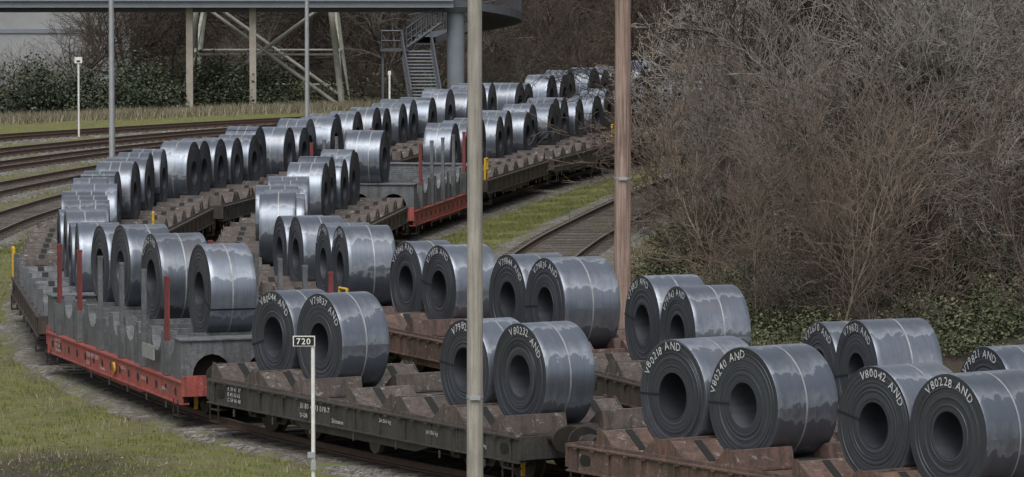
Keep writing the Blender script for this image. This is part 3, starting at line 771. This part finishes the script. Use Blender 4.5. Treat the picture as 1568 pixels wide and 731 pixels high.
for i in range(24):
    a0=-math.pi/2+math.pi*1.25*i/24; a1=-math.pi/2+math.pi*1.25*(i+1)/24; z0=5.3-2.1*i/24; z1=5.3-2.1*(i+1)/24
    r0,r1=1.4,3.5
    def pt(r,a,z): return (cx+r*math.cos(a),cy+r*math.sin(a),z)
    vs=[pt(r0,a0,z0),pt(r1,a0,z0),pt(r1,a1,z1),pt(r0,a1,z1),pt(r0,a0,z0+.4),pt(r1,a0,z0+.4),pt(r1,a1,z1+.4),pt(r0,a1,z1+.4)]
    mb.add(vs,[(0,3,2,1),(4,5,6,7),(1,2,6,5),(0,4,7,3)],M_BRD)
    for k in range(4):
        a=a0+(a1-a0)*k/4; z=z0+(z1-z0)*k/4; p=pt(r1,a,z+.4); mb.cyl(p,(p[0],p[1],p[2]+1.1),.018,M_BRD,4)
    mb.cyl(pt(r1,a0,z0+1.5),pt(r1,a1,z1+1.5),.035,M_BRD,6)
mb.obj('curved_ramp',e)
mb=MB()
def flight(p,q,side,w,n):
    p=Vector(p);q=Vector(q);side=Vector(side)
    for i in range(n):
        c=p.lerp(q,(i+.5)/n); d=(q-p); d.z=0; d.normalize()
        M=c; a=side*w/2; b=d*.15
        vs=[M-a-b,M+a-b,M+a+b,M-a+b]; vs=[tuple(v) for v in vs]+[tuple(v+Vector((0,0,.05))) for v in vs]
        mb.add(vs,[(0,1,2,3),(4,7,6,5),(0,4,5,1),(1,5,6,2),(2,6,7,3),(3,7,4,0)],M_BR)
    for sg in (-1,1):
        a=side*w/2*sg
        mb.strut(p+a,q+a,.14,M_BRD)
        for hh in (.35,.65,1.0): mb.strut(p+a+Vector((0,0,hh)),q+a+Vector((0,0,hh)),.05 if hh<1 else .09,M_BRD)
        for i in range(8): c=p.lerp(q,i/7)+a; mb.strut(c,c+Vector((0,0,1.0)),.06,M_BRD)
flight((-3.6,251.6,4.5),(-5.4,251.6,3.2),(0,1,0),1.4,8)
mb.box(-6.0,251,3.1,1.4,2.4,.1,M_BRD)
flight((-4.9,250.6,3.1),(-4.3,245.8,.2),(1,0,0),1.5,18)
mb.box(-5.4,251.4,1.5,.12,.12,3.2,M_BRD); mb.box(-6.6,250.2,1.5,.12,.12,3.2,M_BRD)
for x in (-6.65,): 
    for z in (3.5,3.8,4.1): mb.strut((x,249.9,z),(x,252,z),.05,M_BRD)
for k in range(7): mb.strut((-6.65,249.9+k*.35,3.1),(-6.65,249.9+k*.35,4.1),.05,M_BRD)
mb.strut((-6.65,249.8,4.1),(-5.7,249.8,4.1),.08,M_BRD); mb.strut((-6.65,249.8,3.6),(-5.7,249.8,3.6),.05,M_BRD)
mb.obj('stair',e)
for x in (-16.55,-13.3):
    mb=MB(); mb.box(x,251.5,2.6,.34,.34,5.5,M_TAN); mb.obj('support_post',e)

# lattice pylon
M_PY=plain('pylon_weathered_steel',(.36,.36,.30),.7,.1,.3,2)
e=empty('lattice_pylon',(-12.9,258,0)); mb=MB(); H=26; b0,b1=4.1,1.0
def lg(sx,sy,z): k=b0+(b1-b0)*z/H; return Vector((sx*k,sy*k,z))
C4=[(-1,-1),(1,-1),(1,1),(-1,1)]
for c in C4: mb.strut(lg(*c,-.3),lg(*c,H),.30,M_PY)
zs=[0,5.5,10,14,17.5,20.5,23,26]
for a,b in zip(zs[:-1],zs[1:]):
    for i in range(4):
        p,q=C4[i],C4[(i+1)%4]
        mb.strut(lg(*p,a),lg(*q,b),.17,M_PY); mb.strut(lg(*q,a),lg(*p,b),.17,M_PY); mb.strut(lg(*p,b),lg(*q,b),.14,M_PY)
        if a==0:
            m=(lg(*p,a)+lg(*q,a)+lg(*p,b)+lg(*q,b))/4
            mb.strut(lg(*p,(a+b)/2),m,.11,M_PY); mb.strut(lg(*q,(a+b)/2),m,.11,M_PY)
            mb.strut(lg(*p,.9),lg(*q,.9)*.5+lg(*p,.9)*.5,.10,M_PY)
mb.obj('lattice',e); mb=MB()
for z in (20.5,24): 
    for sx in(-1,1): mb.strut((0,0,z),(sx*6,0,z),.15,M_PY); mb.strut((0,0,z+1.5),(sx*6,0,z),.1,M_PY)
mb.obj('crossarms',e)

# industrial building, far left
def corr(name,a):
    t=NT(name); w=t.n('ShaderNodeTexWave'); w.inputs['Scale'].default_value=6; t.l(t.co(),w.inputs[0])
    t.set(t.mix(t.ramp(t.noise(.6,5),[(.4,0),(.7,.6)]),a,[k*.7 for k in a]),.6); t.bump(w.outputs[0],.5,.04); return t.mat
e=empty('industrial_building',(-34,286,0)); mb=MB(); M_W=corr('white_cladding',(.38,.39,.395)); M_G=plain('green_steel',(.06,.14,.11),.5)
mb.box(0,0,4.5,24,8,9.4,M_W); mb.box(0,-4.02,3.2,24.1,.1,.25,M_BR); mb.obj('walls',e); mb=MB(); mb.box(0,0,9.35,24.6,8.6,.3,M_BR); mb.obj('roof',e); mb=MB()
M_GL=plain('window_glass',(.07,.08,.09),.15,.2)
for x in np.arange(-10,11,4):
    mb.box(x,-4.01,7.6,3.4,.06,.6,M_GL); mb.box(x,-4.04,7.26,3.6,.10,.08,M_BR); mb.box(x,-4.04,7.94,3.6,.10,.08,M_BR)
mb.obj('windows',e)
e=empty('green_gantry',(-29.6,266,0)); mb=MB()
for x in (-1.3,0,1.2): mb.box(x,0,3.5,.16,.16,7.4,M_G)
for z in (2.5,4.2,5.8,7.1): mb.box(0,0,z,2.8,.12,.14,M_G)
mb.strut((-1.3,0,4.2),(0,0,5.8),.09,M_G); mb.strut((0,0,4.2),(1.2,0,5.8),.09,M_G); mb.obj('frame',e)

# ------------------------------------------------------------------ light, world, camera
w=bpy.data.worlds.new('World'); S.world=w; w.use_nodes=True; nt=w.node_tree
sky=nt.nodes.new('ShaderNodeTexSky'); sky.sky_type='NISHITA'; sky.sun_disc=False
EL,AZ=math.radians(58),math.radians(190)
sky.sun_elevation=EL; sky.sun_rotation=AZ; sky.dust_density=4; sky.air_density=1.0
hs=nt.nodes.new('ShaderNodeHueSaturation'); hs.inputs['Saturation'].default_value=.34
nt.links.new(sky.outputs[0],hs.inputs['Color']); bg=nt.nodes['Background']; nt.links.new(hs.outputs[0],bg.inputs[0]); bg.inputs[1].default_value=.15
sun=bpy.data.lights.new('sun','SUN'); sun.energy=1.5; sun.angle=math.radians(40); sun.color=(1,.98,.95)
so=bpy.data.objects.new('sun',sun); link(so)
d=Vector((math.sin(AZ)*math.cos(EL),math.cos(AZ)*math.cos(EL),math.sin(EL)))
so.rotation_euler=d.to_track_quat('Z','Y').to_euler()
cam=bpy.data.cameras.new('camera'); cam.sensor_width=36; cam.lens=172.2; cam.clip_end=3000; cam.clip_start=1
co=bpy.data.objects.new('camera',cam); co.location=(0,0,11); co.rotation_euler=(math.radians(90-4.01),0,0); link(co); S.camera=co
S.view_settings.view_transform='Standard'; S.view_settings.look='None'; S.view_settings.exposure=0
